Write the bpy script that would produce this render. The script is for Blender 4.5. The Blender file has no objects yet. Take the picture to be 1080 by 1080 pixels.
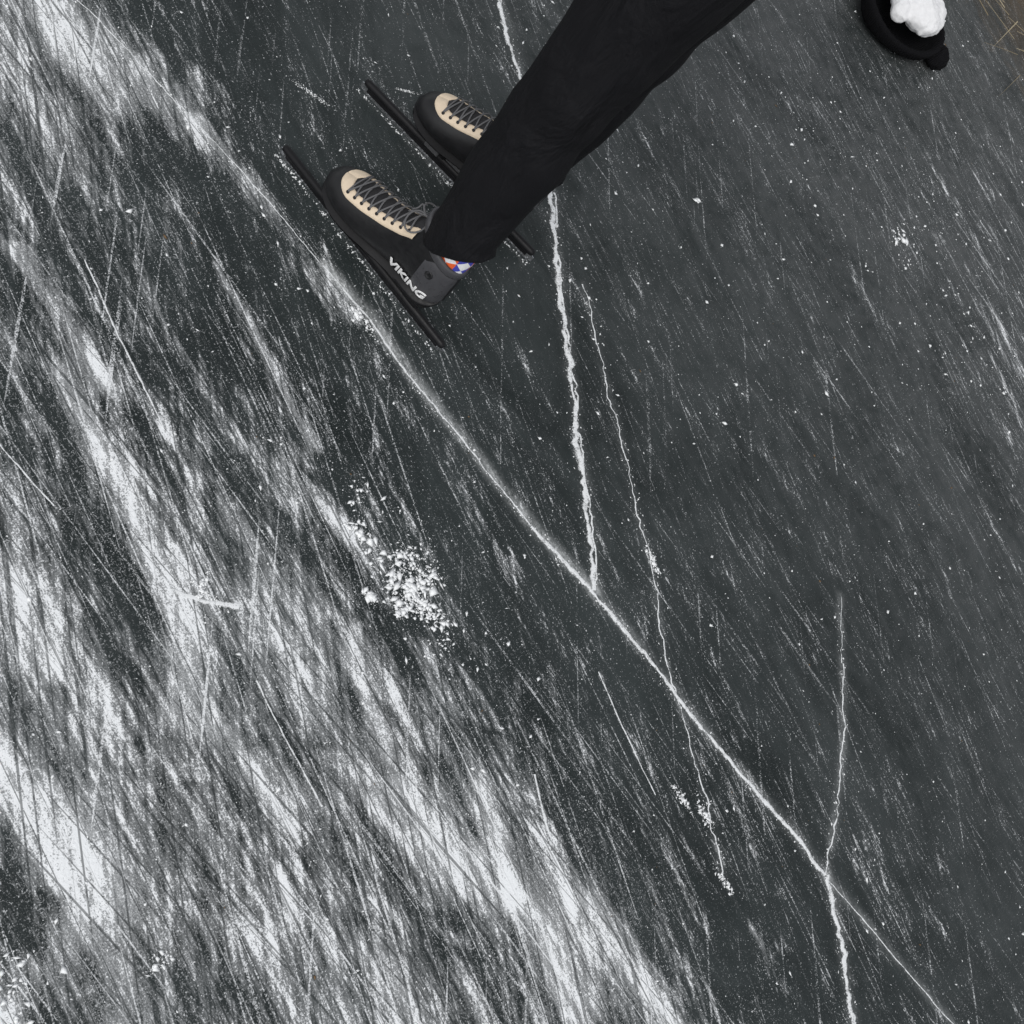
import bpy, math, numpy as np
from mathutils import Vector, Matrix
sc=bpy.context.scene
rng=np.random.default_rng(7)
# ---------------------------------------------------------------- helpers
def link(o,parent=None):
    sc.collection.objects.link(o)
    if parent: o.parent=parent
    return o
def mesh_obj(name,verts,faces,mat=None,parent=None,smooth=True):
    me=bpy.data.meshes.new(name); me.from_pydata([tuple(map(float,v)) for v in verts],[],[tuple(map(int,f)) for f in faces]); me.update()
    if mat: me.materials.append(mat)
    if smooth: me.polygons.foreach_set('use_smooth',[True]*len(me.polygons))
    return link(bpy.data.objects.new(name,me),parent)
def fast_mesh(name,V,F,mat,parent=None,smooth=False):
    V=np.asarray(V,dtype=np.float32); F=np.asarray(F,dtype=np.int32); k=F.shape[1]
    me=bpy.data.meshes.new(name); me.vertices.add(len(V)); me.vertices.foreach_set('co',V.ravel())
    me.loops.add(F.size); me.loops.foreach_set('vertex_index',F.ravel())
    me.polygons.add(len(F)); me.polygons.foreach_set('loop_start',np.arange(0,F.size,k,dtype=np.int32))
    me.polygons.foreach_set('loop_total',np.full(len(F),k,dtype=np.int32))
    if smooth: me.polygons.foreach_set('use_smooth',np.ones(len(F),dtype=bool))
    me.update(calc_edges=True); me.validate()
    if mat: me.materials.append(mat)
    return link(bpy.data.objects.new(name,me),parent)
def empty(name,parent=None,loc=(0,0,0)):
    e=bpy.data.objects.new(name,None); e.empty_display_size=.1; e.location=loc; return link(e,parent)
class NT:
    def __init__(s,name):
        s.m=bpy.data.materials.new(name); s.m.use_nodes=True; s.t=s.m.node_tree; s.b=s.t.nodes['Principled BSDF']; s.out=s.t.nodes['Material Output']
    def n(s,typ,**kw):
        x=s.t.nodes.new(typ)
        for k,v in kw.items(): setattr(x,k,v)
        return x
    def l(s,a,b): s.t.links.new(a,b)
    def math(s,op,a,b=None,c=None,clamp=False):
        x=s.n('ShaderNodeMath',operation=op,use_clamp=clamp)
        for i,v in enumerate((a,b,c)):
            if v is None: continue
            if isinstance(v,(int,float)): x.inputs[i].default_value=v
            else: s.l(v,x.inputs[i])
        return x.outputs[0]
    def mr(s,v,a,b,c=0,d=1,interp='LINEAR'):
        x=s.n('ShaderNodeMapRange',interpolation_type=interp)
        s.l(v,x.inputs[0])
        for i,q in enumerate((a,b,c,d)): x.inputs[i+1].default_value=q
        return x.outputs[0]
    def coord(s,rot=0,scale=(1,1,1),loc=(0,0,0),warp=None):
        if not hasattr(s,'tc'): s.tc=s.n('ShaderNodeTexCoord')
        v=s.tc.outputs['Object']
        if warp is not None: v=warp
        if rot==0 and scale==(1,1,1) and loc==(0,0,0): return v
        m=s.n('ShaderNodeMapping'); s.l(v,m.inputs[0]); m.inputs['Rotation'].default_value=(0,0,math.radians(rot)); 
        m2=s.n('ShaderNodeMapping'); s.l(m.outputs[0],m2.inputs[0]); m2.inputs['Scale'].default_value=scale; m2.inputs['Location'].default_value=loc
        return m2.outputs[0]
    def noise(s,vec,scale=1,detail=3,rough=.5,dist=0,d2=False):
        x=s.n('ShaderNodeTexNoise')
        if d2: x.noise_dimensions='2D'
        s.l(vec,x.inputs['Vector']); x.inputs['Scale'].default_value=scale; x.inputs['Detail'].default_value=detail
        x.inputs['Roughness'].default_value=rough; x.inputs['Distortion'].default_value=dist; return x.outputs[0]
    def mix(s,f,a,b):
        x=s.n('ShaderNodeMix',data_type='RGBA')
        if isinstance(f,(int,float)): x.inputs[0].default_value=f
        else: s.l(f,x.inputs[0])
        for i,v in ((6,a),(7,b)):
            if isinstance(v,tuple): x.inputs[i].default_value=v
            else: s.l(v,x.inputs[i])
        return x.outputs[2]
    def bump(s,h,strength=.5,dist=.001):
        x=s.n('ShaderNodeBump'); x.inputs['Strength'].default_value=strength; x.inputs['Distance'].default_value=dist
        s.l(h,x.inputs['Height']); s.l(x.outputs[0],s.b.inputs['Normal'])
def C(r,g,b): return (r,g,b,1)
def simple(name,col,rough=.6,nscale=60,var=.25,bumpd=.0005,metal=0,spec=.5,sheen=0):
    t=NT(name); v=t.noise(t.coord(),nscale,3,.6)
    c=t.mix(v,C(*[x*(1-var) for x in col]),C(*[min(1,x*(1+var)) for x in col])); t.l(c,t.b.inputs['Base Color'])
    r=t.mr(v,.3,.7,max(0,rough-.1),min(1,rough+.1)); t.l(r,t.b.inputs['Roughness'])
    t.b.inputs['Metallic'].default_value=metal; t.b.inputs['Specular IOR Level'].default_value=spec
    if sheen: t.b.inputs['Sheen Weight'].default_value=sheen
    t.bump(v,.6,bumpd); return t.m
def vnoise(x,y,seed):
    r=np.random.default_rng(seed); T=r.random((256,256))
    xi=np.floor(x).astype(int); yi=np.floor(y).astype(int); fx=x-xi; fy=y-yi; fx=fx*fx*(3-2*fx); fy=fy*fy*(3-2*fy)
    g=lambda a,b:T[a%256,b%256]
    return (g(xi,yi)*(1-fx)+g(xi+1,yi)*fx)*(1-fy)+(g(xi,yi+1)*(1-fx)+g(xi+1,yi+1)*fx)*fy
def rotxy(x,y,deg):
    a=math.radians(deg); return x*math.cos(a)+y*math.sin(a), -x*math.sin(a)+y*math.cos(a)
def pl_dist(x,y,pts):
    d=np.full(x.shape,1e9)
    for (ax,ay),(bx,by) in zip(pts[:-1],pts[1:]):
        dx,dy=bx-ax,by-ay; t=np.clip(((x-ax)*dx+(y-ay)*dy)/(dx*dx+dy*dy+1e-12),0,1)
        d=np.minimum(d,np.hypot(x-ax-t*dx,y-ay-t*dy))
    return d
# ---------------------------------------------------------------- features on the ice (metres)
C1=[(-1.5,.70),(-1.2,.75),(-.987,.796),(-.909,.815),(-.741,.851),(-.631,.871),(-.512,.887),(-.41,.905),(-.286,.909),(-.114,.93),(.0375,.947),(.189,.977),(.327,.997),(.456,1.005),(.62,1.03),(.733,1.05),(.828,1.055),(.919,1.07),(1.13,1.10),(1.28,1.13),(1.9,1.2)]
C2=[(-1.6,2.0),(-1.2,1.75),(-.95,1.6),(-.868,1.57),(-.706,1.5),(-.57,1.44),(-.466,1.4),(-.32,1.3),(-.173,1.21),(-.0637,1.14),(.0562,1.07),(.141,1.015),(.189,.98)]
C3=[(.486,1.45),(.583,1.36),(.686,1.26),(.768,1.15),(.828,1.06)]
C3b=[(.828,1.06),(.919,1.01),(1.03,.937),(1.12,.889),(1.5,.75)]
C4=[(-.284,1.34),(-.11,1.26),(.04,1.19),(.22,1.11),(.35,1.03),(.50,.97),(.62,.92),(.70,.88)]
cm=lambda s:[tuple(float(q)/100 for q in p.split(',')) for p in s.split()]
BANDS=[("-130,66 -112,71 -104,73 -96,75 -85,82",.060,1.0),("-69,48 -61,48 -48,48",.020,.8),("-57,74 -46,72 -26,69",.013,1.1),("-80,84 -67,86 -54,87 -43,89",.022,.85),
("-51,43 -34,42 -17,39 -3,33",.024,.9),("-26,64 -4,67",.02,.45),("0,59 19,51",.014,.7),("9,66 31,61",.02,.45),("25,49 38,52 51,57 67,55",.045,1.0),("31,61 48,56",.018,.9),
("54,65 65,65 84,67",.03,.95),("16,-6 12,10 0,12",.035,.7),("30,4 6,12",.03,.5),("1,34 17,36",.022,.85),("77,89 92,87",.013,.75),("-18,43 -11,40",.012,.4),("-33,23 -16,21",.014,.6),
("6,8 -10,10",.02,.6),("-110,60 -85,62",.03,.4),("-60,60 -42,58",.012,.4),("40,36 60,34",.03,.4),("70,40 95,36",.06,.3),("-30,5 -5,0",.05,.4),("-120,45 -90,40",.06,.5)]
BANDS=[(cm(a),w,s) for a,w,s in BANDS]
FROST=[(.27,2.40,.16,.55),(.06,2.56,.12,.5),(.41,2.29,.12,.45),(-.18,2.35,.15,.3),(.9,2.3,.4,.35),(-.05,2.75,.15,.35)]
def density(x,y):
    base=.30/(1+np.exp((y-.72)/.07))+.10/(1+np.exp((y-1.12)/.12))
    base=base*(.55+.9*vnoise(x*2+9,y*6,3))
    D=base
    wx=x+.05*(vnoise(x*9,y*9,5)-.5)+.04*(vnoise(x*25,y*40,7)-.5); wy=y+.030*(vnoise(x*5,y*14,6)-.5)+.02*(vnoise(x*14,y*60,8)-.5)
    for p,w,s in BANDS:
        d=pl_dist(wx,wy,p); D=D+s*.45*np.exp(-(d/w)**2)
    for fx,fy,r,s in FROST:
        D=D+s*.25*np.exp(-(((x-fx)/(r*1.6))**2+((y-fy)/r)**2))
    D=D-.10*np.exp(-(((x+.55)/.5)**2+((y-1.18)/.16)**2))
    return D
def haze(x,y):
    def side(C_,w,sh): return np.exp(-(pl_dist(x,y-sh,C_)/w)**2)
    Hh=.62*side(C1[6:12],.010,.004)+.25*side(C1[11:17],.010,.003)+.22*side(C1[16:],.008,.002)+.22*side(C1[:6],.010,0)
    Hh+=.13*side(C2,.011,.004)+.22*side(C3,.008,0)+.20*side(C3b,.010,.003)+.08*side(C4,.008,0)
    return Hh
# ---------------------------------------------------------------- ICE material
t=NT('black_ice'); warpn=t.noise(t.coord(scale=(.9,3,1)),1,1,.5,0,True)
tc=t.tc
wv=t.n('ShaderNodeVectorMath',operation='ADD'); cmb=t.n('ShaderNodeCombineXYZ'); t.l(t.math('MULTIPLY_ADD',warpn,.10,-.05),cmb.inputs[1]); t.l(tc.outputs['Object'],wv.inputs[0]); t.l(cmb.outputs[0],wv.inputs[1]); WV=wv.outputs[0]
aD=t.n('ShaderNodeAttribute',attribute_name='snow_density').outputs['Fac']; aH=t.n('ShaderNodeAttribute',attribute_name='crack_haze').outputs['Fac']
N2=lambda v,d,r,di=0: t.noise(v,1,d,r,di,True)
def add(*a):
    r=a[0]
    for q in a[1:]: r=t.math('ADD',r,q)
    return r
c0=lambda v,k:t.math('MULTIPLY_ADD',v,k,-.5*k)
A=N2(t.coord(6,(1.7,22,1),warp=WV),4,.62,.15)
B=N2(t.coord(12,(2.8,85,1),warp=WV),3,.7)
B2=N2(t.coord(1,(3.5,115,1),loc=(4,2,0)),3,.7)
Cc=N2(t.coord(30,(4,90,1),loc=(9,7,0)),2,.65)
G=N2(t.coord(8,(400,440,1)),1,.8)
G2=N2(t.coord(8,(150,200,1)),2,.8)
big=N2(t.coord(5,(9,20,1),loc=(3,3,0)),4,.7,.5)
stre=add(c0(A,1.2),c0(B,.95),c0(B2,.8),c0(Cc,.85),c0(big,1.3))
grain=add(c0(G,1.8),c0(G2,1.7))
V=add(aD,stre)
def cuts(rot,fx,fy,loc,a,b): return t.mr(N2(t.coord(rot,(fx,fy,1),loc=loc),1,.6),a,b)
L1=cuts(9,1.0,190,(5,5,0),.69,.77); L2=cuts(17,1.3,150,(1,8,0),.70,.78); L3=cuts(-3,1.2,170,(3,1,0),.70,.78); L4=cuts(38,1.8,100,(7,3,0),.735,.79)
lines=t.math('MAXIMUM',t.math('MAXIMUM',L1,L2),t.math('MAXIMUM',L3,L4))
lines=t.math('MULTIPLY',lines,t.mr(add(t.math('MULTIPLY',aD,1.2),c0(big,1.5),c0(G,1.8),c0(G2,1.2)),.05,.80,.0,.85))
Dk1=cuts(7,1.2,230,(15,5,0),.62,.70); Dk2=cuts(24,1.6,150,(11,8,0),.64,.71); Dk3=cuts(-8,1.4,190,(23,9,0),.65,.72)
dark=t.math('MAXIMUM',t.math('MAXIMUM',Dk1,Dk2),Dk3)
dk=t.math('MULTIPLY_ADD',dark,-.70,1)
thick=t.mr(add(V,t.math('MULTIPLY',grain,.45)),.50,.90,0,1)
dust=t.mr(add(V,grain),.62,1.0,0,.6)
fine=t.mr(add(t.math('MULTIPLY',aD,1.2),c0(B,.35),c0(B2,.35),c0(big,.7),grain),.50,1.15,0,.45)
soft=t.mr(add(V,t.math('MULTIPLY',aD,.7)),.46,1.20,0,.48)
G3=t.noise(t.coord(loc=(2,1,0)),190,2,.6,0,True)
speck=t.mr(add(t.math('MULTIPLY',aD,.06),G3),.75,.80,0,.7)
snow=t.math('MAXIMUM',t.math('MAXIMUM',thick,dust),t.math('MAXIMUM',fine,speck))
snow=t.math('MAXIMUM',snow,t.math('MULTIPLY',soft,t.mr(G,.25,.7,.55,1.15)))
snow=t.math('MAXIMUM',t.math('MULTIPLY',snow,dk),lines)
hz=t.math('MULTIPLY',aH,t.mr(add(c0(B,1.0),c0(G2,1.2),c0(big,1.6)),-.6,.5,0.0,1.3),clamp=True)
cl=N2(t.coord(4,(3,6,1)),4,.65,.5); mott=t.noise(t.coord(),38,1,.5,0,True)
sep=t.n('ShaderNodeSeparateXYZ'); t.l(tc.outputs['Object'],sep.inputs[0])
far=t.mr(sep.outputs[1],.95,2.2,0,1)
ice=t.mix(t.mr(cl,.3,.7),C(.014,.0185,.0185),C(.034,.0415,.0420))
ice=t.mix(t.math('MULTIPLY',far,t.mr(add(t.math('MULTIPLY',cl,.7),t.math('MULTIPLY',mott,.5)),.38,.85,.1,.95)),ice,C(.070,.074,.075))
ice=t.mix(t.mr(add(t.math('MULTIPLY',stre,.7),c0(G,1.1)),-.1,.9,0,.18),ice,C(.20,.21,.215))
col=t.mix(hz,ice,C(.60,.62,.62))
mud=t.mr(add(sep.outputs[1],c0(big,.6)),3.05,3.4,0,.8)
col=t.mix(mud,col,C(.09,.065,.04))
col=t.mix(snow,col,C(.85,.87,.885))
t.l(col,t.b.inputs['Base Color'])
t.l(t.mr(snow,0,.6,.36,.88),t.b.inputs['Roughness']); t.b.inputs['IOR'].default_value=1.31
bn=t.noise(t.coord(),240,2,.7,0,True)
t.bump(add(bn,t.noise(t.coord(8,(10,60,1)),1,1,.5,0,True)),.5,.0016)
ICE=t.m
def axis(lo,hi,st,ends):
    a=list(np.arange(lo,hi,st)); s=st; v=lo; L=[]
    while v>-ends: s*=1.35; v-=s; L.append(v)
    s=st; v=a[-1]; Rr=[]
    while v<ends: s*=1.35; v+=s; Rr.append(v)
    return np.array(L[::-1]+a+Rr)
xs=axis(-1.5,1.6,.0065,400); ys=axis(-.4,3.4,.0065,400)
X,Y=np.meshgrid(xs,ys); nx,ny=len(xs),len(ys)
Vv=np.stack([X.ravel(),Y.ravel(),np.zeros(X.size)],1)
idx=np.arange(nx*ny).reshape(ny,nx); F=np.stack([idx[:-1,:-1].ravel(),idx[:-1,1:].ravel(),idx[1:,1:].ravel(),idx[1:,:-1].ravel()],1)
ground=fast_mesh('frozen_lake_ice',Vv,F,ICE)
for nm,fn in (('snow_density',density),('crack_haze',haze)):
    at=ground.data.attributes.new(nm,'FLOAT','POINT'); at.data.foreach_set('value',fn(X.ravel(),Y.ravel()).astype(np.float32))
# ---------------------------------------------------------------- relief pieces
s=NT('loose_snow'); s.b.inputs['Base Color'].default_value=C(.86,.875,.88); s.b.inputs['Roughness'].default_value=.85; SNOW=s.m
s=NT('crack_frost'); n1=s.noise(s.coord(),300,3,.75,0,True); n2=s.noise(s.coord(),55,3,.65,0,True); at=s.n('ShaderNodeAttribute',attribute_name='edge').outputs['Fac']
al=s.mr(s.math('ADD',s.math('ADD',s.math('MULTIPLY',n1,1.3),s.math('MULTIPLY',n2,1.1)),s.math('MULTIPLY',at,-.9)),.68,1.18,0,.93)
s.l(al,s.b.inputs['Alpha']); s.b.inputs['Base Color'].default_value=C(.84,.86,.87); s.b.inputs['Roughness'].default_value=.8; CRK=s.m
def resample(p,step):
    p=np.array(p); d=np.r_[0,np.cumsum(np.hypot(*np.diff(p,axis=0).T))]; q=np.arange(0,d[-1],step)
    return np.stack([np.interp(q,d,p[:,0]),np.interp(q,d,p[:,1])],1)
def ribbon(P,w,zf,V,F,E,seed,jag=.003):
    n=len(P); s_=np.arange(n)
    T=np.gradient(P,axis=0); T/=np.linalg.norm(T,axis=1)[:,None]+1e-9; N=np.stack([-T[:,1],T[:,0]],1)
    off=jag*(2*vnoise(s_*.10,s_*0+.5,seed)-1)+jag*.7*(2*vnoise(s_*.37,s_*0+.5,seed+1)-1)
    P=P+N*off[:,None]
    ww=w*(.2+1.1*vnoise(s_*.12,s_*0+3.5,seed+2)+.7*vnoise(s_*.6,s_*0+7.5,seed+3))
    b=len(V)
    for k in range(n):
        for j,(a,e,z) in enumerate(((-1,1,.0004),(-.35,0,zf),(.35,0,zf),(1,1,.0004))):
            q=P[k]+N[k]*a*ww[k]; V.append((q[0],q[1],z)); E.append(e)
        if k:
            o=b+4*(k-1)
            for j in range(3): F.append((o+j,o+j+1,o+j+5,o+j+4))
V_,F_,E_=[],[],[]
ribbon(resample(C1[10:17],.004),.0050,.0016,V_,F_,E_,11)
ribbon(resample(C1[6:11],.004),.0022,.0010,V_,F_,E_,21,.002)
ribbon(resample(C1[16:],.004),.0014,.0010,V_,F_,E_,31,.002)
ribbon(resample(C1[:7],.004),.0012,.0010,V_,F_,E_,32,.003)
ribbon(resample(C2,.004),.0068,.0016,V_,F_,E_,41,.006)
ribbon(resample([(a,b+.006) for a,b in C2[6:]],.004),.0032,.0012,V_,F_,E_,45,.007)
ribbon(resample(C3[1:],.004),.0020,.0010,V_,F_,E_,51,.005)
ribbon(resample(C3[:2],.004),.0009,.0010,V_,F_,E_,55,.005)
ribbon(resample(C3b,.004),.0066,.0014,V_,F_,E_,61,.006)
ribbon(resample(C4,.004),.0017,.0010,V_,F_,E_,71,.005)
for i,(p0,p1,w_) in enumerate((((-.17,.39),(-.10,.46),.0045),((.36,.70),(.46,.66),.0026),((.30,.90),(.52,.86),.0014),((-.66,.55),(-.38,.51),.0014),((.0,.42),(.20,.40),.0016),((-.55,.30),(-.35,.32),.0016))):
    ribbon(resample([p0,((p0[0]+p1[0])/2+.003,(p0[1]+p1[1])/2-.003),p1],.004),w_,.0010,V_,F_,E_,100+7*i,.0012)
ck=mesh_obj('ice_cracks',V_,F_,CRK); a=ck.data.attributes.new('edge','FLOAT','POINT'); a.data.foreach_set('value',E_)
def grains(px,py,sz,flat=.5):
    n=len(px); base=np.array([(1,0,0),(0,1,0),(-1,0,0),(0,-1,0),(0,0,1),(0,0,-.6)],float)
    P=base[None]*(1+.6*rng.uniform(-1,1,(n,6,3))); P+=.25*rng.uniform(-1,1,(n,6,3))
    a=rng.uniform(0,6.28,n); c,s_=np.cos(a)[:,None],np.sin(a)[:,None]
    st=rng.uniform(.8,2.0,n)[:,None]; P[:,:,0]*=st
    x=P[:,:,0]*c-P[:,:,1]*s_; y=P[:,:,0]*s_+P[:,:,1]*c
    Q=np.stack([x*sz[:,None]+px[:,None],y*sz[:,None]+py[:,None],(P[:,:,2]*flat+.45*flat)*sz[:,None]],2)
    f=np.array([(0,1,4),(1,2,4),(2,3,4),(3,0,4),(1,0,5),(2,1,5),(3,2,5),(0,3,5)])
    FF=(f[None]+6*np.arange(n)[:,None,None]).reshape(-1,3); return Q.reshape(-1,3),FF
N0=300000; x=rng.uniform(-1.5,1.6,N0); y=rng.uniform(-.4,3.3,N0)
rx,ry=rotxy(x,y,-8); st=vnoise(rx*6+40,ry*60+60,91)*.6+vnoise(rx*18+40,ry*150+60,92)*.4
p=np.clip((density(x,y)-.1)*1.2,.01,1)*np.clip((st-.45)*4,.03,1); k=rng.random(N0)<p*.38
x,y=x[k],y[k]; sz=.0004+.0009*rng.random(len(x))**3+(rng.random(len(x))<.010)*rng.uniform(.0005,.0022,len(x))
PX=[x];PY=[y];SZ=[sz]
def cluster(cx,cy,rx_,ry_,n,smin,smax,ang=0):
    a=rng.normal(0,.45,n)*rx_; b=rng.normal(0,.45,n)*ry_; c,s_=math.cos(ang),math.sin(ang)
    PX.append(cx+a*c-b*s_); PY.append(cy+a*s_+b*c); SZ.append(smin+(smax-smin)*rng.random(n)**4)
for _ in range(30):
    qx,qy=rng.normal(.005,.055),rng.normal(.70,.022); cluster(qx,qy,rng.uniform(.012,.055),rng.uniform(.006,.020),int(rng.uniform(25,65)),.0005,rng.uniform(.003,.0062),rng.uniform(-1,1))
cluster(.0,.70,.20,.09,200,.0005,.003); cluster(-.415,.892,.014,.008,90,.001,.006); cluster(-.39,.895,.03,.01,60,.0006,.003)
cluster(-.14,.43,.05,.006,160,.0005,.002,.3); cluster(-.15,.425,.030,.004,120,.0006,.003,-.9); cluster(-.80,1.06,.05,.005,160,.0005,.0015,.5); cluster(-.75,1.24,.022,.003,90,.0005,.0016,1.)
cluster(.21,1.12,.03,.008,140,.0006,.003,-.3); cluster(.60,.92,.03,.010,140,.0006,.003); cluster(.70,.88,.03,.007,90,.0006,.003); cluster(.55,.90,.03,.006,90,.0006,.003)
cluster(-.04,2.24,.03,.03,25,.002,.007); cluster(.02,2.2,.05,.05,20,.001,.005); cluster(-.33,1.73,.008,.008,3,.004,.006)
cluster(.15,-.02,.05,.04,120,.0006,.004); cluster(.23,.12,.012,.02,60,.0006,.004); cluster(-.03,2.4,.15,.12,60,.001,.004); cluster(.3,2.3,.3,.3,160,.001,.004); cluster(-.3,2.2,.3,.3,80,.001,.004)
for C_ ,nn,sp in ((C1[8:17],600,.005),(C2,900,.008),(C3b,300,.008),(C4,260,.010),(C1[:9],250,.010),(C3,120,.006)):
    R_=resample(C_,.002); i=rng.integers(0,len(R_),nn); PX.append(R_[i,0]+rng.normal(0,sp,nn)); PY.append(R_[i,1]+rng.normal(0,sp,nn)); SZ.append(.0005+.0014*rng.random(nn)**3)
nn=4500; PX.append(rng.uniform(-1.5,1.6,nn)); PY.append(rng.uniform(.6,3.2,nn)); SZ.append(.0006+.0030*rng.random(nn)**7)
nn=600; PX.append(rng.uniform(-1.5,1.6,nn)); PY.append(rng.uniform(-.3,.8,nn)); SZ.append(.0010+.0022*rng.random(nn)**4)
GV,GF=grains(np.concatenate(PX),np.concatenate(PY),np.concatenate(SZ)); fast_mesh('snow_grains',GV,GF,SNOW)
DEB=simple('plant_debris',(.16,.10,.05),.9,200,.5,.0003); nn=150; GV,GF=grains(rng.uniform(-1.4,1.5,nn),rng.uniform(0.2,3.2,nn),.0008+.0022*rng.random(nn)**4,.3); fast_mesh('ice_debris',GV,GF,DEB)
# ---------------------------------------------------------------- SKATES
BLK=simple('boot_black_leather',(.009,.009,.010),.40,90,.3,.0004,spec=.4); CREAM=simple('boot_cream_leather',(.68,.56,.42),.55,120,.15,.0004)
TONG=simple('tongue_mesh',(.030,.030,.032),.8,500,.5,.0006,spec=.2); LACE=simple('lace_cord',(.12,.12,.125),.8,800,.4,.0004,spec=.2); DARKM=simple('anodised_black_tube',(.007,.007,.008),.5,200,.3,.0001,spec=.25)
STEEL=simple('blade_steel',(.55,.56,.58),.28,200,.15,.0001,metal=1); GREY=simple('heel_grey_rubber',(.05,.05,.055),.32,90,.2,.0004); WHT=simple('lettering_white',(.80,.80,.80),.5,200,.08,.0001)
ALU=simple('hinge_aluminium',(.22,.22,.23),.35,200,.2,.0002,metal=.8)
def loft(name,rings,mat,parent,close=True,caps=True):
    rings=[np.asarray(r) for r in rings]; m=len(rings[0]); n=len(rings); V=np.concatenate(rings); F=[]
    for i in range(n-1):
        for j in range(m if close else m-1):
            k=(j+1)%m; F.append((i*m+j,i*m+k,(i+1)*m+k,(i+1)*m+j))
    if caps: F.append(tuple(range(m))[::-1]); F.append(tuple((n-1)*m+j for j in range(m)))
    return mesh_obj(name,V,F,mat,parent)
def box(name,c,h,mat,parent,bev=.002):
    x,y,z=c; a,b,d=h; V=[(x+i*a,y+j*b,z+k*d) for i in(-1,1) for j in(-1,1) for k in(-1,1)]
    o=mesh_obj(name,V,[(0,1,3,2),(4,6,7,5),(0,4,5,1),(2,3,7,6),(0,2,6,4),(1,5,7,3)],mat,parent,False)
    m=o.modifiers.new('b','BEVEL'); m.width=bev; m.segments=3; return o
UK=np.array([0,.015,.05,.1,.2,.28,.34,.42,.55,.7,.82,.91,.97,1]); 
ZT=np.array([.092,.108,.118,.126,.142,.146,.132,.109,.087,.071,.062,.052,.040,.026])
ZB=np.array([.025,.012,.004,0,0,0,0,0,0,0,.002,.005,.010,.016]); WL=np.array([.004,.014,.024,.031,.034,.033,.033,.036,.043,.048,.046,.036,.022,.005]); WT=np.array([.9,.88,.88,.88,.86,.84,.74,.64,.58,.60,.66,.75,.85,.9])
LB=.275
def pin(u,Yv):
    u=np.clip(u,0,1); m=np.gradient(Yv,UK); i=np.clip(np.searchsorted(UK,u)-1,0,len(UK)-2); h=UK[i+1]-UK[i]; s_=(u-UK[i])/h
    return (2*s_**3-3*s_**2+1)*Yv[i]+(s_**3-2*s_**2+s_)*h*m[i]*.8+(-2*s_**3+3*s_**2)*Yv[i+1]+(s_**3-s_**2)*h*m[i+1]*.8
def bsurf(u,th,off=0):
    zt,zb,wl,wt=pin(u,ZT),pin(u,ZB),max(.002,pin(u,WL)),pin(u,WT)
    c,s_=math.cos(th),math.sin(th); f=.5+.5*math.copysign(abs(s_)**.85,s_)
    z=zb+(zt-zb)*f; hw=wl*(1-(1-wt)*f**1.4)+off; y=hw*math.copysign(abs(c)**.75,c)
    z+=off*s_
    return (u*LB,y,z+.085-.017*u)
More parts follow.
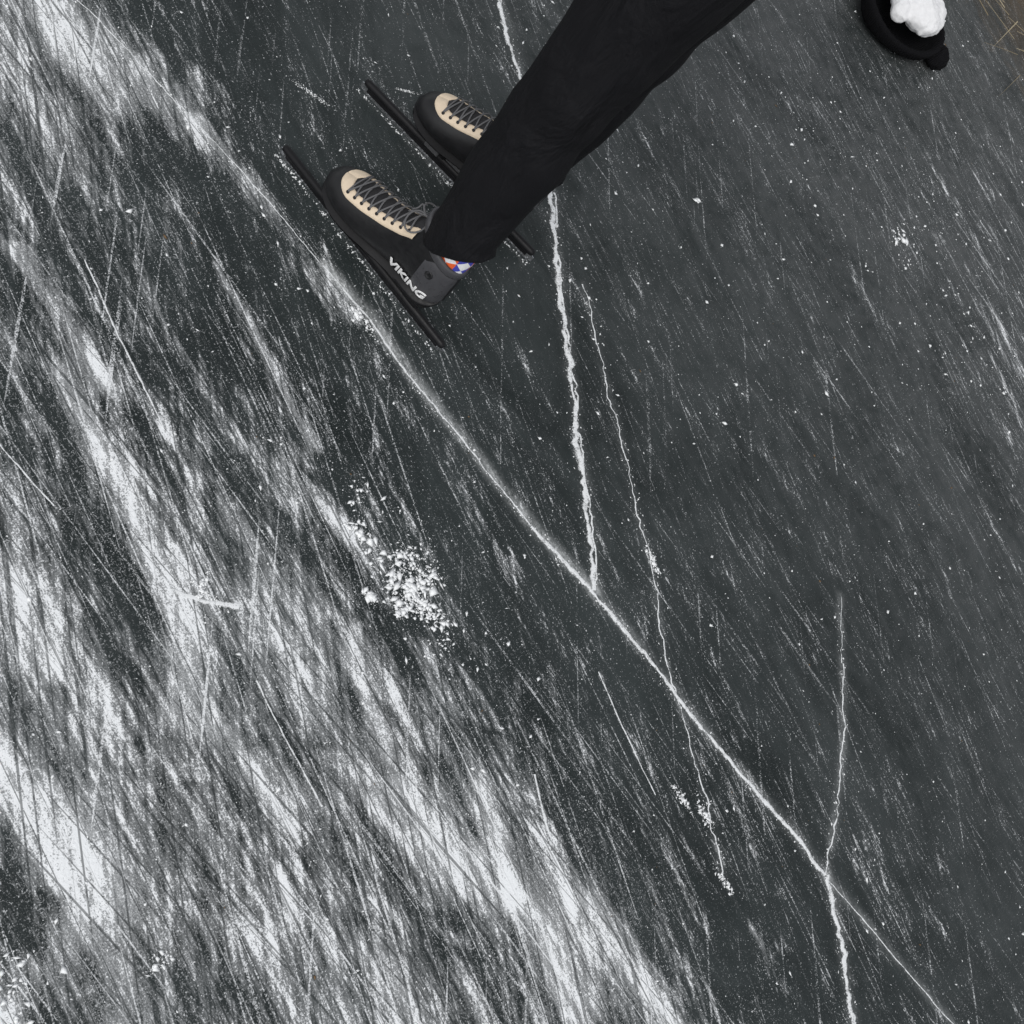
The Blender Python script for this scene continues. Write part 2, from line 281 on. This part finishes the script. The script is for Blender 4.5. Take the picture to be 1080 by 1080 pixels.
def make_skate(name,heel,toe,lean,side):
    root=empty(name); ang=math.atan2(toe[1]-heel[1],toe[0]-heel[0])
    root.matrix_world=Matrix.Translation((heel[0],heel[1],.0005))@Matrix.Rotation(ang,4,'Z')@Matrix.Rotation(lean,4,'X')
    OX=.055
    def S(u,th,off=0):
        p=bsurf(u,th,off); return (p[0]+OX,p[1],p[2])
    us=.5-.5*np.cos(np.pi*np.linspace(0,1,70)); 
    loft('boot_shell',[[S(u,th) for th in np.linspace(0,2*np.pi,64,endpoint=False)] for u in us],BLK,root)
    loft('sole',[[(S(u,a)[0],S(u,a)[1]*1.05,S(u,-1.2)[2]-.001+(.004 if a>0 else -.003)) for a in (.3,0.,-.3,-2.8,-3.14,2.8)] for u in us[4:-3]],DARKM,root)
    T=math.pi/2
    def ao(u): 
        k=max(0,min(1,(.905-u)/.14)); return 1.10*math.sqrt(max(0,1-(1-k)**2))
    def ai(u):
        k=max(0,min(1,(.83-u)/.10)); return .56*math.sqrt(max(0,1-(1-k)**2))
    uu=np.linspace(.335,.904,60)
    for sg,nm in ((1,'a'),(-1,'b')):
        V=[];F=[];m=9
        for u in uu:
            a0,a1=ai(u),ao(u)
            for j in range(m):
                f=j/(m-1); V.append(S(u,T+sg*(a0+(a1-a0)*f),.0022 if 0<j<m-1 else .0003))
        for i in range(len(uu)-1):
            for j in range(m-1): F.append((i*m+j,i*m+j+1,(i+1)*m+j+1,(i+1)*m+j))
        mesh_obj('lace_facing_'+nm,V,F,CREAM,root)
    V=[];F=[];m=11; uv=np.linspace(.28,.82,50)
    for u in uv:
        for j in range(m): V.append(S(u,T+(j/(m-1)-.5)*2*(ai(u)+.03),.0012+.0006*math.sin(u*190)))
    for i in range(len(uv)-1):
        for j in range(m-1): F.append((i*m+j,i*m+j+1,(i+1)*m+j+1,(i+1)*m+j))
    mesh_obj('tongue',V,F,TONG,root)
    cu=bpy.data.curves.new('laces','CURVE'); cu.dimensions='3D'; cu.bevel_depth=.0015; cu.bevel_resolution=1
    def spl(P):
        sp=cu.splines.new('POLY'); sp.points.add(len(P)-1)
        for q,p_ in zip(sp.points,P): q.co=(*p_,1)
    ue=np.linspace(.38,.80,9)
    for i,u in enumerate(ue):
        a=.74
        if i<8:
            for sg in (1,-1):
                P=[]; jt=rng.normal(0,.006)
                for f in np.linspace(0,1,11):
                    P.append(S(u+(ue[i+1]-u)*f+jt*math.sin(f*math.pi),T+sg*a*(1-2*f),.0035+.0030*math.sin(f*math.pi)+(.0016 if sg>0 else 0)))
                spl(P)
    spl([S(ue[-1]+.004,T-.74+2*.74*f,.0034+.002*math.sin(f*math.pi)) for f in np.linspace(0,1,9)])
    for sg in (1,-1):
        P=[]; p0=Vector(S(.38,T,.009))
        for f in np.linspace(0,1,18):
            q=2*math.pi*f; P.append(p0+Vector((.014*math.sin(q)*1.1,sg*(.018*(1-math.cos(q))),.004+.003*math.sin(q*1.5)-.010*(1-math.cos(q))*.5)))
        spl(P); spl([p0+Vector((.03*f+.006*math.sin(f*5),sg*(.010*f+.008*math.sin(f*4)),.003-.020*f*f)) for f in np.linspace(0,1,10)])
    lo=bpy.data.objects.new('laces',cu); cu.materials.append(LACE); link(lo,root)
    V=[];F=[]
    for u in ue:
        for sg in (1,-1):
            c=Vector(S(u,T+sg*.80,.0030)); nrm=(Vector(S(u,T+sg*.80,.01))-c).normalized(); tx=Vector((1,0,0)); ty=nrm.cross(tx).normalized(); tx=ty.cross(nrm)
            b=len(V)
            for k in range(10):
                q=2*math.pi*k/10; V.append(c+tx*.0030*math.cos(q)+ty*.0030*math.sin(q)); 
            V.append(c+nrm*.0012)
            for k in range(10): F.append((b+k,b+(k+1)%10,b+10))
    mesh_obj('eyelets',V,F,DARKM,root)
    for sg,nm in ((1,'a'),(-1,'b')):
        V=[];F=[];m=16; hu=np.linspace(.004,.20,26); T0=-1.1
        for u in hu:
            top=.35+.60*max(0,1-(u/.19)**2)
            for j in range(m):
                th=T0+(top-T0)*j/(m-1); th= th if sg>0 else math.pi-th; V.append(S(u,th,.0016 if 0<j<m-1 else 0.0002))
        for i in range(len(hu)-1):
            for j in range(m-1): F.append((i*m+j,i*m+j+1,(i+1)*m+j+1,(i+1)*m+j))
        mesh_obj('heel_counter_'+nm,V,F,GREY,root)
    for sg in (0.2,math.pi-.2):
        c=Vector(S(.13,sg,.0005)); o_=Vector(S(.13,sg,.004)); nrm=(o_-c).normalized(); tx=Vector((1,0,0)); tx=(tx-nrm*tx.dot(nrm)).normalized(); ty=nrm.cross(tx)
        loft('ankle_stud',[[c+nrm*d+tx*r*math.cos(q)+ty*r*math.sin(q) for q in np.linspace(0,2*np.pi,20,endpoint=False)] for d,r in ((0,.0075),(.0022,.0072),(.0026,.0055),(.0016,.0045),(.0016,.001))],BLK,root)
    ring=[]
    for q in np.linspace(0,2*np.pi,40,endpoint=False):
        cx,cy=OX+.050+.046*math.cos(q),.031*math.sin(q); cz=.085+.127+.022*math.cos(q)
        rr=[]
        for w in np.linspace(0,2*np.pi,12,endpoint=False):
            rr.append((cx+math.cos(q)*.005*math.cos(w),cy+math.sin(q)*.005*math.cos(w),cz+.010*math.sin(w)))
        ring.append(rr)
    ring.append(ring[0]); loft('collar',ring,GREY,root,True,False)
    fc=bpy.data.curves.new('lettering','FONT'); fc.body='VIKING'; fc.size=.024; fc.extrude=.0004; fc.offset=.0008; fc.shear=.15; fc.align_x='CENTER'
    tmp=bpy.data.objects.new('lettering',fc); link(tmp); dg=bpy.context.evaluated_depsgraph_get(); me=bpy.data.meshes.new_from_object(tmp.evaluated_get(dg)); bpy.data.objects.remove(tmp)
    import bmesh
    bm=bmesh.new(); bm.from_mesh(me); bmesh.ops.subdivide_edges(bm,edges=bm.edges[:],cuts=2); 
    for v in bm.verts:
        xl,yl,zl=v.co; u=.225-xl/LB*1.05 if side<0 else .225+xl/LB*1.05; h=.020+yl*1.15
        zt,zb=pin(u,ZT),pin(u,ZB); f=min(.98,max(.02,(h-zb)/(zt-zb))); g=2*f-1; s_=math.copysign(abs(g)**(1/.85),g); th=math.asin(max(-1,min(1,s_)))
        p_=S(u,th,.0030+zl)
        v.co=p_ if side<0 else (p_[0],-p_[1],p_[2])
    bm.to_mesh(me); bm.free(); me.materials.clear(); me.materials.append(WHT); link(bpy.data.objects.new('lettering',me),root)
    Lb=.43
    n=40; V=[];F=[]
    for i in range(n):
        x=Lb*i/(n-1); e=min(1,min(x,Lb-x)/.012); zb=.0+.002*((x/Lb-.5)*2)**2+.006*(1-e); zt=.022-.004*(1-e)
        for yy,zz in ((-.0007,zb),(.0007,zb),(.0007,zt),(-.0007,zt)): V.append((x,yy,zz))
    for i in range(n-1):
        for j in range(4): F.append((i*4+j,i*4+(j+1)%4,i*4+4+(j+1)%4,i*4+4+j))
    F+=[(3,2,1,0),tuple((n-1)*4+j for j in range(4))]
    mesh_obj('blade',V,F,STEEL,root,False)
    loft('blade_tube',[[(x,.0068*r*math.cos(q),.0245+.0075*r*math.sin(q)) for q in np.linspace(0,2*np.pi,16,endpoint=False)] for x,r in [(.004,.3),(.006,.8),(.012,1),(.2,1),(.418,1),(.424,.8),(.426,.3)]],DARKM,root)
    box('blade_clamp',(.215,0,.0165),(.20,.0026,.008),DARKM,root,.0008)
    def post(nm,x0,x1,w0,xb0,xb1,w1,z0,z1,mat):
        r=[]
        for f in np.linspace(0,1,8):
            g=f*f*(3-2*f); a,b,w=xb0+(x0-xb0)*g,xb1+(x1-xb1)*g,w1+(w0-w1)*g; z=z0+(z1-z0)*f
            r.append([(a,-w,z),(b,-w,z),(b,w,z),(a,w,z)])
        o=loft(nm,r,mat,root); mm=o.modifiers.new('b','BEVEL'); mm.width=.0015; mm.segments=2
    post('front_mount',.225,.315,.020,.235,.275,.007,.030,.0735,DARKM)
    post('rear_mount',.065,.135,.019,.085,.115,.006,.034,.087,DARKM)
    box('bridge_beam',(.165,0,.049),(.085,.009,.0055),DARKM,root)
    box('hinge_block',(.262,0,.036),(.016,.011,.008),ALU,root); box('spring_housing',(.21,0,.0385),(.022,.006,.004),ALU,root)
    for i,x in enumerate((.085,.118,.245,.292)):
        for sg in (1,-1):
            r=[[(x+.004*k*math.cos(q),sg*(.0195+d),.078-.017*(x/.3)+.004*k*math.sin(q)) for q in np.linspace(0,2*np.pi,10,endpoint=False)] for d,k in ((0,1),(.002,1),(.003,.6))]
            loft('mount_bolt_%d%s'%(i,'a' if sg>0 else 'b'),r,ALU,root)
    V=[S(.50+.02*a,T+(1.35+.14*b),.0018) for a in(-1,1) for b in(-1,1)]; mesh_obj('size_label',V,[(0,1,3,2)],simple('label_yellow',(.5,.42,.05),.5),root,False)
    n=190; gx=rng.uniform(.0,Lb,n); gv,gf=grains(gx,rng.normal(0,.002,n)+.006,.0005+.0017*rng.random(n)**2)
    fast_mesh('runner_snow',gv,gf,SNOW,root)
    return root
make_skate('speed_skate',(-.290,.983),(-.715,.937),math.radians(-1),-1)
make_skate('speed_skate',(-.365,1.258),(-.775,1.155),math.radians(4),1)
# ---------------------------------------------------------------- SKATER
CLOTH=NT('black_trousers'); n1=CLOTH.noise(CLOTH.coord(),900,2,.5); n2=CLOTH.noise(CLOTH.coord(scale=(16,16,7)),1,4,.55,.6)
CLOTH.l(CLOTH.mix(n2,C(.0030,.0030,.0040),C(.0065,.0065,.0085)),CLOTH.b.inputs['Base Color']); CLOTH.b.inputs['Roughness'].default_value=.68; CLOTH.b.inputs['Specular IOR Level'].default_value=.20
CLOTH.bump(CLOTH.math('ADD',CLOTH.math('MULTIPLY',n2,6),CLOTH.math('MULTIPLY',n1,.3)),.9,.005); CLOTH=CLOTH.m
SKIN=simple('skin',(.55,.34,.25),.5,60,.12,.0004); HAIR=simple('hair_brown',(.07,.045,.03),.6,300,.4,.001)
def cr(P,n):
    P=[np.array(p,float) for p in P]; P=[2*P[0]-P[1]]+P+[2*P[-1]-P[-2]]; out=[]
    for i in range(1,len(P)-2):
        for k in range(n):
            f=k/n; a,b,c,d=P[i-1:i+3]; out.append(.5*((2*b)+(-a+c)*f+(2*a-5*b+4*c-d)*f*f+(-a+3*b-3*c+d)*f**3))
    out.append(P[-2]); return out
def tube(P,seg=8,m=32,fold=None,ref=(1,0,0),caps=True):
    Q=cr(P,seg); V=[];F=[]; n=len(Q)
    for i,q in enumerate(Q):
        a=Q[max(0,i-1)][:3]; b=Q[min(n-1,i+1)][:3]; tg=Vector(b-a).normalized(); r=Vector(ref); u=(r-tg*r.dot(tg)).normalized(); w=tg.cross(u)
        for j in range(m):
            th=2*math.pi*j/m; k=1+(fold(i/(n-1),th) if fold else 0)
            V.append(Vector(q[:3])+u*math.cos(th)*q[3]*k+w*math.sin(th)*q[4]*k)
    for i in range(n-1):
        for j in range(m): k=(j+1)%m; F.append((i*m+j,i*m+k,(i+1)*m+k,(i+1)*m+j))
    if caps:
        for e,o in ((0,-1),(n-1,1)):
            c=sum((V[e*m+j] for j in range(m)),Vector())/m; b=len(V); V.append(c)
            for j in range(m):
                k=(j+1)%m; F.append((e*m+k,e*m+j,b) if o<0 else (e*m+j,e*m+k,b))
    return V,F
def merge(parts):
    V=[];F=[]
    for v,f in parts:
        b=len(V); V+=v; F+=[tuple(i+b for i in q) for q in f]
    return V,F
def remesh(o,vox,it=2):
    m=o.modifiers.new('r','REMESH'); m.mode='VOXEL'; m.voxel_size=vox; m.use_smooth_shade=True
    if it: s_=o.modifiers.new('s','SMOOTH'); s_.iterations=it; s_.factor=.5
skater=empty('skater')
def fold(seed):
    def f(s_,th):
        k=.045*math.sin(s_*46+1.6*math.sin(th+seed)+seed)*math.exp(-((s_-.48)/.15)**2)*(.4+.6*max(0,math.cos(th)))
        k+=.045*math.sin(s_*70+2*math.sin(th*2+seed))*math.exp(-(s_/.12)**2)+.026*math.sin(s_*17+th*2+seed)+.020*math.sin(s_*31-th+seed*2)
        return k
    return f
legn=tube([(-.376,.966,.220,.049,.045),(-.385,.969,.256,.052,.047),(-.392,.982,.36,.057,.053),(-.398,.995,.47,.060,.056),(-.403,1.008,.57,.063,.060),(-.406,1.03,.70,.071,.068),(-.408,1.055,.83,.079,.080),(-.40,1.09,.97,.086,.088)],10,40,fold(1.))
for v in legn[0]:
    if v.z<.28: v.z+=(v.x+.390)*.60*min(1,(.28-v.z)/.04)
legf=tube([(-.448,1.203,.202,.050,.046),(-.457,1.204,.25,.052,.048),(-.455,1.208,.36,.058,.054),(-.450,1.212,.47,.060,.057),(-.448,1.216,.57,.062,.060),(-.442,1.222,.70,.069,.067),(-.428,1.225,.83,.077,.078),(-.41,1.20,.97,.086,.088)],10,40,fold(2.6))
for v in legf[0]:
    if v.z<.25: v.z+=(v.x+.45)*.45*min(1,(.25-v.z)/.04)
torso=tube([(-.40,1.145,.90,.082,.12),(-.395,1.145,.98,.105,.16),(-.39,1.14,1.07,.10,.15),(-.41,1.14,1.16,.10,.145),(-.435,1.14,1.28,.115,.165),(-.455,1.14,1.40,.11,.19),(-.46,1.14,1.47,.08,.15),(-.465,1.14,1.52,.055,.065),(-.48,1.14,1.57,.055,.055)],6,40)
armn=tube([(-.455,.99,1.44,.055,.055),(-.445,.94,1.42,.062,.058),(-.39,.90,1.30,.052,.05),(-.32,.89,1.17,.045,.045),(-.27,.98,1.12,.040,.040),(-.24,1.08,1.10,.032,.032)],6,24)
armf=tube([(-.455,1.29,1.44,.055,.055),(-.445,1.34,1.42,.062,.058),(-.39,1.38,1.30,.052,.05),(-.32,1.39,1.17,.045,.045),(-.27,1.30,1.11,.040,.040),(-.24,1.20,1.085,.032,.032)],6,24)
V,F=merge([legn,legf,torso,armn,armf]); body=mesh_obj('clothed_body',V,F,CLOTH,skater); remesh(body,.0050,1)
sk=NT('argyle_sock'); uvn=sk.n('ShaderNodeUVMap'); mp=sk.n('ShaderNodeMapping'); sk.l(uvn.outputs[0],mp.inputs[0]); mp.inputs['Rotation'].default_value=(0,0,math.radians(45))
ch=sk.n('ShaderNodeTexChecker'); sk.l(mp.outputs[0],ch.inputs[0]); ch.inputs['Scale'].default_value=1.4142/3; sepu=sk.n('ShaderNodeSeparateXYZ'); sk.l(uvn.outputs[0],sepu.inputs[0])
par2=sk.math('GREATER_THAN',sk.math('FRACT',sk.math('MULTIPLY',sepu.outputs[0],1/6)),.5)
cc=sk.mix(par2,C(.80,.12,.02),C(.05,.06,.40)); sk.l(sk.mix(ch.outputs['Fac'],C(.80,.80,.82),cc),sk.b.inputs['Base Color']); sk.b.inputs['Roughness'].default_value=.85
sk.bump(sk.noise(sk.coord(),900,2,.5),.5,.0006); SOCK=sk.m
for nm,P in (('sock_near',[(-.388,.971,.185,.038,.0235),(-.386,.970,.225,.042,.027),(-.388,.972,.30,.042,.034)]),('sock_far',[(-.462,1.217,.175,.038,.0235),(-.459,1.212,.215,.042,.027),(-.457,1.206,.30,.042,.034)])):
    V,F=tube(P,6,36,None,(1,0,0),False); o=mesh_obj(nm,V,F,SOCK,skater); uv=o.data.uv_layers.new(name='UVMap')
    for pl in o.data.polygons:
        jj=[o.data.loops[l].vertex_index%36 for l in pl.loop_indices]; mx=max(jj)
        for l,j in zip(pl.loop_indices,jj):
            vi=o.data.loops[l].vertex_index; j2=36 if (mx==35 and j==0) else j
            uv.data[l].uv=(j2/36*24,(o.data.vertices[vi].co.z-.17)/.009)
def ell(c,r,m=20,n=14):
    V=[];F=[]
    for i in range(n+1):
        ph=math.pi*i/n
        for j in range(m): th=2*math.pi*j/m; V.append(Vector((c[0]+r[0]*math.sin(ph)*math.cos(th),c[1]+r[1]*math.sin(ph)*math.sin(th),c[2]+r[2]*math.cos(ph))))
    for i in range(n):
        for j in range(m): k=(j+1)%m; F.append((i*m+j,(i+1)*m+j,(i+1)*m+k,i*m+k))
    return V,F
hx,hy,hz_=-.51,1.14,1.675
hp=[ell((hx+.012,hy,hz_+.02),(.095,.077,.095)),ell((hx-.02,hy,hz_-.035),(.068,.060,.078)),ell((hx-.05,hy,hz_-.09),(.032,.035,.025)),tube([(-.48,1.14,1.51,.052,.052),(-.49,1.14,1.60,.052,.050)],4,20),
 tube([(hx-.082,hy,hz_+.018,.008,.008),(hx-.105,hy,hz_-.022,.013,.013),(hx-.088,hy,hz_-.032,.014,.018)],4,12),ell((hx-.082,hy,hz_-.060),(.010,.026,.006)),ell((hx-.079,hy,hz_-.070),(.012,.022,.007)),
 ell((hx+.01,hy-.078,hz_-.01),(.018,.008,.031)),ell((hx+.01,hy+.078,hz_-.01),(.018,.008,.031)),ell((hx-.078,hy,hz_+.028),(.014,.055,.009))]
V,F=merge(hp); o=mesh_obj('head',V,F,SKIN,skater); remesh(o,.004,3)
EYE=simple('eye_white',(.7,.7,.7),.2,50,.02,0); IR=simple('iris',(.03,.05,.06),.2,50,.1,0); LIP=simple('lips',(.42,.16,.14),.5,80,.1,.0002)
for sg,nm in ((-1,'left'),(1,'right')):
    V,F=ell((hx-.079,hy+sg*.031,hz_+.002),(.013,.014,.010)); mesh_obj('eye_'+nm,V,F,EYE,skater); V,F=ell((hx-.0905,hy+sg*.031,hz_+.002),(.003,.006,.006)); mesh_obj('iris_'+nm,V,F,IR,skater)
V,F=ell((hx-.0885,hy,hz_-.065),(.006,.022,.007)); mesh_obj('lips',V,F,LIP,skater)
V,F=merge([ell((hx+.022,hy,hz_+.035),(.100,.084,.098)),ell((hx+.055,hy,hz_-.02),(.060,.074,.075))]); o=mesh_obj('hair',V,F,HAIR,skater); remesh(o,.005,2)
def hand(nm,w,fy,dz):
    parts=[tube([(w[0],w[1],w[2],.026,.020),(w[0]+.004,w[1]+fy*.04,w[2]+dz*.01,.018,.036),(w[0]+.006,w[1]+fy*.085,w[2]+dz*.015,.016,.040),(w[0]+.006,w[1]+fy*.10,w[2]+dz*.015,.012,.036)],5,18)]
    for i,(o_,l) in enumerate(((-.030,.062),(-.010,.075),(.010,.070),(.029,.056))):
        b=Vector((w[0]+.006,w[1]+fy*.092,w[2]+o_)); parts.append(tube([(b.x,b.y,b.z,.0095,.0095),(b.x+.004,b.y+fy*l*.45,b.z,.0088,.0088),(b.x-.010,b.y+fy*l*.78,b.z,.0082,.0082),(b.x-.028,b.y+fy*l*.86,b.z,.0066,.0066)],4,12))
    parts.append(tube([(w[0]+.004,w[1]+fy*.025,w[2]+.028,.012,.012),(w[0]+.012,w[1]+fy*.055,w[2]+.055,.011,.011),(w[0]+.010,w[1]+fy*.085,w[2]+.066,.0085,.0085)],5,12))
    V,F=merge(parts); o=mesh_obj(nm,V,F,SKIN,skater); remesh(o,.003,2)
hand('hand_left',(-.235,1.085,1.102),1,1); hand('hand_right',(-.205,1.20,1.085),-1,-1)
# ---------------------------------------------------------------- knitted hat with a white mitten in it
KN=NT('black_knit'); wv_=KN.n('ShaderNodeTexWave'); KN.l(KN.coord(),wv_.inputs[0]); wv_.inputs['Scale'].default_value=60; kn=KN.noise(KN.coord(),300,3,.6)
KN.l(KN.mix(kn,C(.003,.003,.004),C(.009,.009,.010)),KN.b.inputs['Base Color']); KN.b.inputs['Roughness'].default_value=.95; KN.b.inputs['Specular IOR Level'].default_value=.1; KN.bump(KN.math('ADD',wv_.outputs['Fac'],kn),.8,.002); KN=KN.m
hat=empty('knit_hat',loc=(-.510,2.68,0)); rings=[]
for r,z in ((.02,.002),(.07,.003),(.10,.012),(.118,.028),(.124,.045),(.128,.055),(.126,.062),(.119,.065),(.112,.060),(.106,.045),(.098,.030),(.07,.016),(.02,.012)):
    rings.append([((r*(1+.07*math.sin(3*q+1)+.012*math.sin(40*q)))*math.cos(q),(r*(1+.07*math.sin(3*q+1)+.012*math.sin(40*q)))*math.sin(q)*.92,z*(1+.2*math.sin(2*q))) for q in np.linspace(0,2*np.pi,120,endpoint=False)])
loft('hat_shell',rings,KN,hat)
V,F=ell((.135,.060,.03),(.034,.032,.028),24,16); o=mesh_obj('pompon',V,F,KN,hat); tx=bpy.data.textures.new('pt','CLOUDS'); tx.noise_scale=.012; m=o.modifiers.new('d','DISPLACE'); m.texture=tx; m.strength=.014
WOOL=simple('white_fleece',(.74,.74,.75),.9,70,.10,.003)
V,F=merge([tube([(-.115,.055,.055,.044,.032),(-.085,.045,.075,.042,.030),(-.055,.030,.09,.054,.038),(-.01,.010,.10,.070,.040),(.035,-.005,.10,.068,.038),(.07,-.018,.095,.055,.032),(.09,-.025,.09,.026,.018)],6,28,None,(.3,1,0)),tube([(-.03,-.005,.09,.026,.026),(-.01,-.055,.095,.025,.024),(.018,-.082,.09,.022,.020),(.03,-.092,.085,.011,.011)],6,16)])
o=mesh_obj('white_mitten',V,F,WOOL,hat); remesh(o,.004,1); tx2=bpy.data.textures.new('pt2','CLOUDS'); tx2.noise_scale=.03; m=o.modifiers.new('d','DISPLACE'); m.texture=tx2; m.strength=.016
# ---------------------------------------------------------------- shore
bank_mat=NT('bank_soil'); b1=bank_mat.noise(bank_mat.coord(),6,5,.65); bank_mat.l(bank_mat.mix(b1,C(.05,.038,.022),C(.17,.13,.07)),bank_mat.b.inputs['Base Color']); bank_mat.b.inputs['Roughness'].default_value=.95; bank_mat.bump(b1,.8,.05)
bx=np.r_[np.linspace(-300,-8,20)[:-1],np.linspace(-8,8,120),np.linspace(8,300,20)[1:]]; by=np.r_[np.linspace(0,4,30),np.linspace(4.5,40,20)[0:],[80,160,300]]
BX,BY=np.meshgrid(bx,by); sh=3.55+.25*np.sin(BX*.9)+.12*np.sin(BX*2.7+1)+.15*(vnoise(BX*1.5+500,BX*0+.5,15)-.5)
BZ=-.04+.5*(1-np.exp(-BY/1.3))+.10*(vnoise(BX*2+700,BY*2+9,16)-.5)*np.minimum(1,BY)+.6*(1-np.exp(-BY/60))
idx=np.arange(BX.size).reshape(BX.shape); Fb=np.stack([idx[:-1,:-1].ravel(),idx[:-1,1:].ravel(),idx[1:,1:].ravel(),idx[1:,:-1].ravel()],1)
fast_mesh('shore_bank',np.stack([BX.ravel(),(BY+sh).ravel(),BZ.ravel()],1),Fb,bank_mat.m,None,True)
GR=NT('dry_grass'); at=GR.n('ShaderNodeAttribute',attribute_name='tint').outputs['Fac']; GR.l(GR.mix(at,C(.10,.07,.03),C(.42,.36,.24)),GR.b.inputs['Base Color']); GR.b.inputs['Roughness'].default_value=.8; GR=GR.m
V=[];F=[];TT=[]
def blade(x,y,z,L_,dirx,diry,up,w,tint):
    b=len(V); n=5
    for k in range(n):
        f=k/(n-1); px=x+dirx*L_*f; py=y+diry*L_*f; pz=z+up*L_*(f-.55*f*f); ww=w*(1-f*.85); V.append((px-diry*ww,py+dirx*ww,pz)); V.append((px+diry*ww,py-dirx*ww,pz+.0005)); TT.extend([tint,tint])
        if k: o_=b+2*(k-1); F.append((o_,o_+1,o_+3,o_+2))
for i in range(9000):
    x=rng.uniform(-7,7) if i%2 else rng.normal(0,1.6); yb=rng.exponential(.9)+.05; s_=3.60+.25*math.sin(x*.9)+.12*math.sin(x*2.7+1)
    z=-.04+.5*(1-math.exp(-yb/1.3)); a=rng.uniform(0,6.28); blade(x,s_+yb,z,rng.uniform(.15,.55),math.cos(a)*.5,math.sin(a)*.5-.15,rng.uniform(.5,1.3),rng.uniform(.0015,.004),rng.random())
for i in range(26):
    x=rng.normal(-.38,.16); y=3.25+rng.normal(0,.12); a=rng.normal(-2.6,.45); blade(x,y,.004+rng.random()*.02,rng.uniform(.08,.25),math.cos(a),math.sin(a),rng.uniform(0,.12),rng.uniform(.0006,.0018),rng.random())
g=mesh_obj('shore_grass',V,F,GR); a_=g.data.attributes.new('tint','FLOAT','POINT'); a_.data.foreach_set('value',TT)
# ---------------------------------------------------------------- light, sky, camera
elev=math.radians(50); sd=Vector((.35,-1,0)).normalized()
sun=bpy.data.lights.new('sun','SUN'); sun.energy=1.5; sun.angle=math.radians(25); sun.color=(1,.98,.95); sob=link(bpy.data.objects.new('sun',sun))
tosun=Vector((sd.x*math.cos(elev),sd.y*math.cos(elev),math.sin(elev))); sob.rotation_mode='QUATERNION'; sob.rotation_quaternion=tosun.to_track_quat('Z','Y'); sob.location=(0,-3,4)
w=bpy.data.worlds.new('World'); sc.world=w; w.use_nodes=True; nt=w.node_tree; sky=nt.nodes.new('ShaderNodeTexSky'); sky.sky_type='NISHITA'; sky.sun_disc=False; sky.sun_elevation=elev; sky.sun_rotation=math.atan2(sd.x,sd.y)
hs=nt.nodes.new('ShaderNodeHueSaturation'); hs.inputs['Saturation'].default_value=.15; nt.links.new(sky.outputs[0],hs.inputs['Color'])
nt.links.new(hs.outputs[0],nt.nodes['Background'].inputs[0]); nt.nodes['Background'].inputs[1].default_value=.15
cam=bpy.data.cameras.new('camera'); cam.lens=36.9; cam.clip_start=.02; cam.clip_end=2000
co=link(bpy.data.objects.new('camera',cam)); M=(Matrix.Rotation(math.radians(32),3,'X')@Matrix.Rotation(math.radians(56.6),3,'Z')).to_4x4(); M.translation=(0,0,1.49); co.matrix_world=M; sc.camera=co
sc.view_settings.view_transform='Standard'; sc.view_settings.look='None'; sc.view_settings.exposure=0
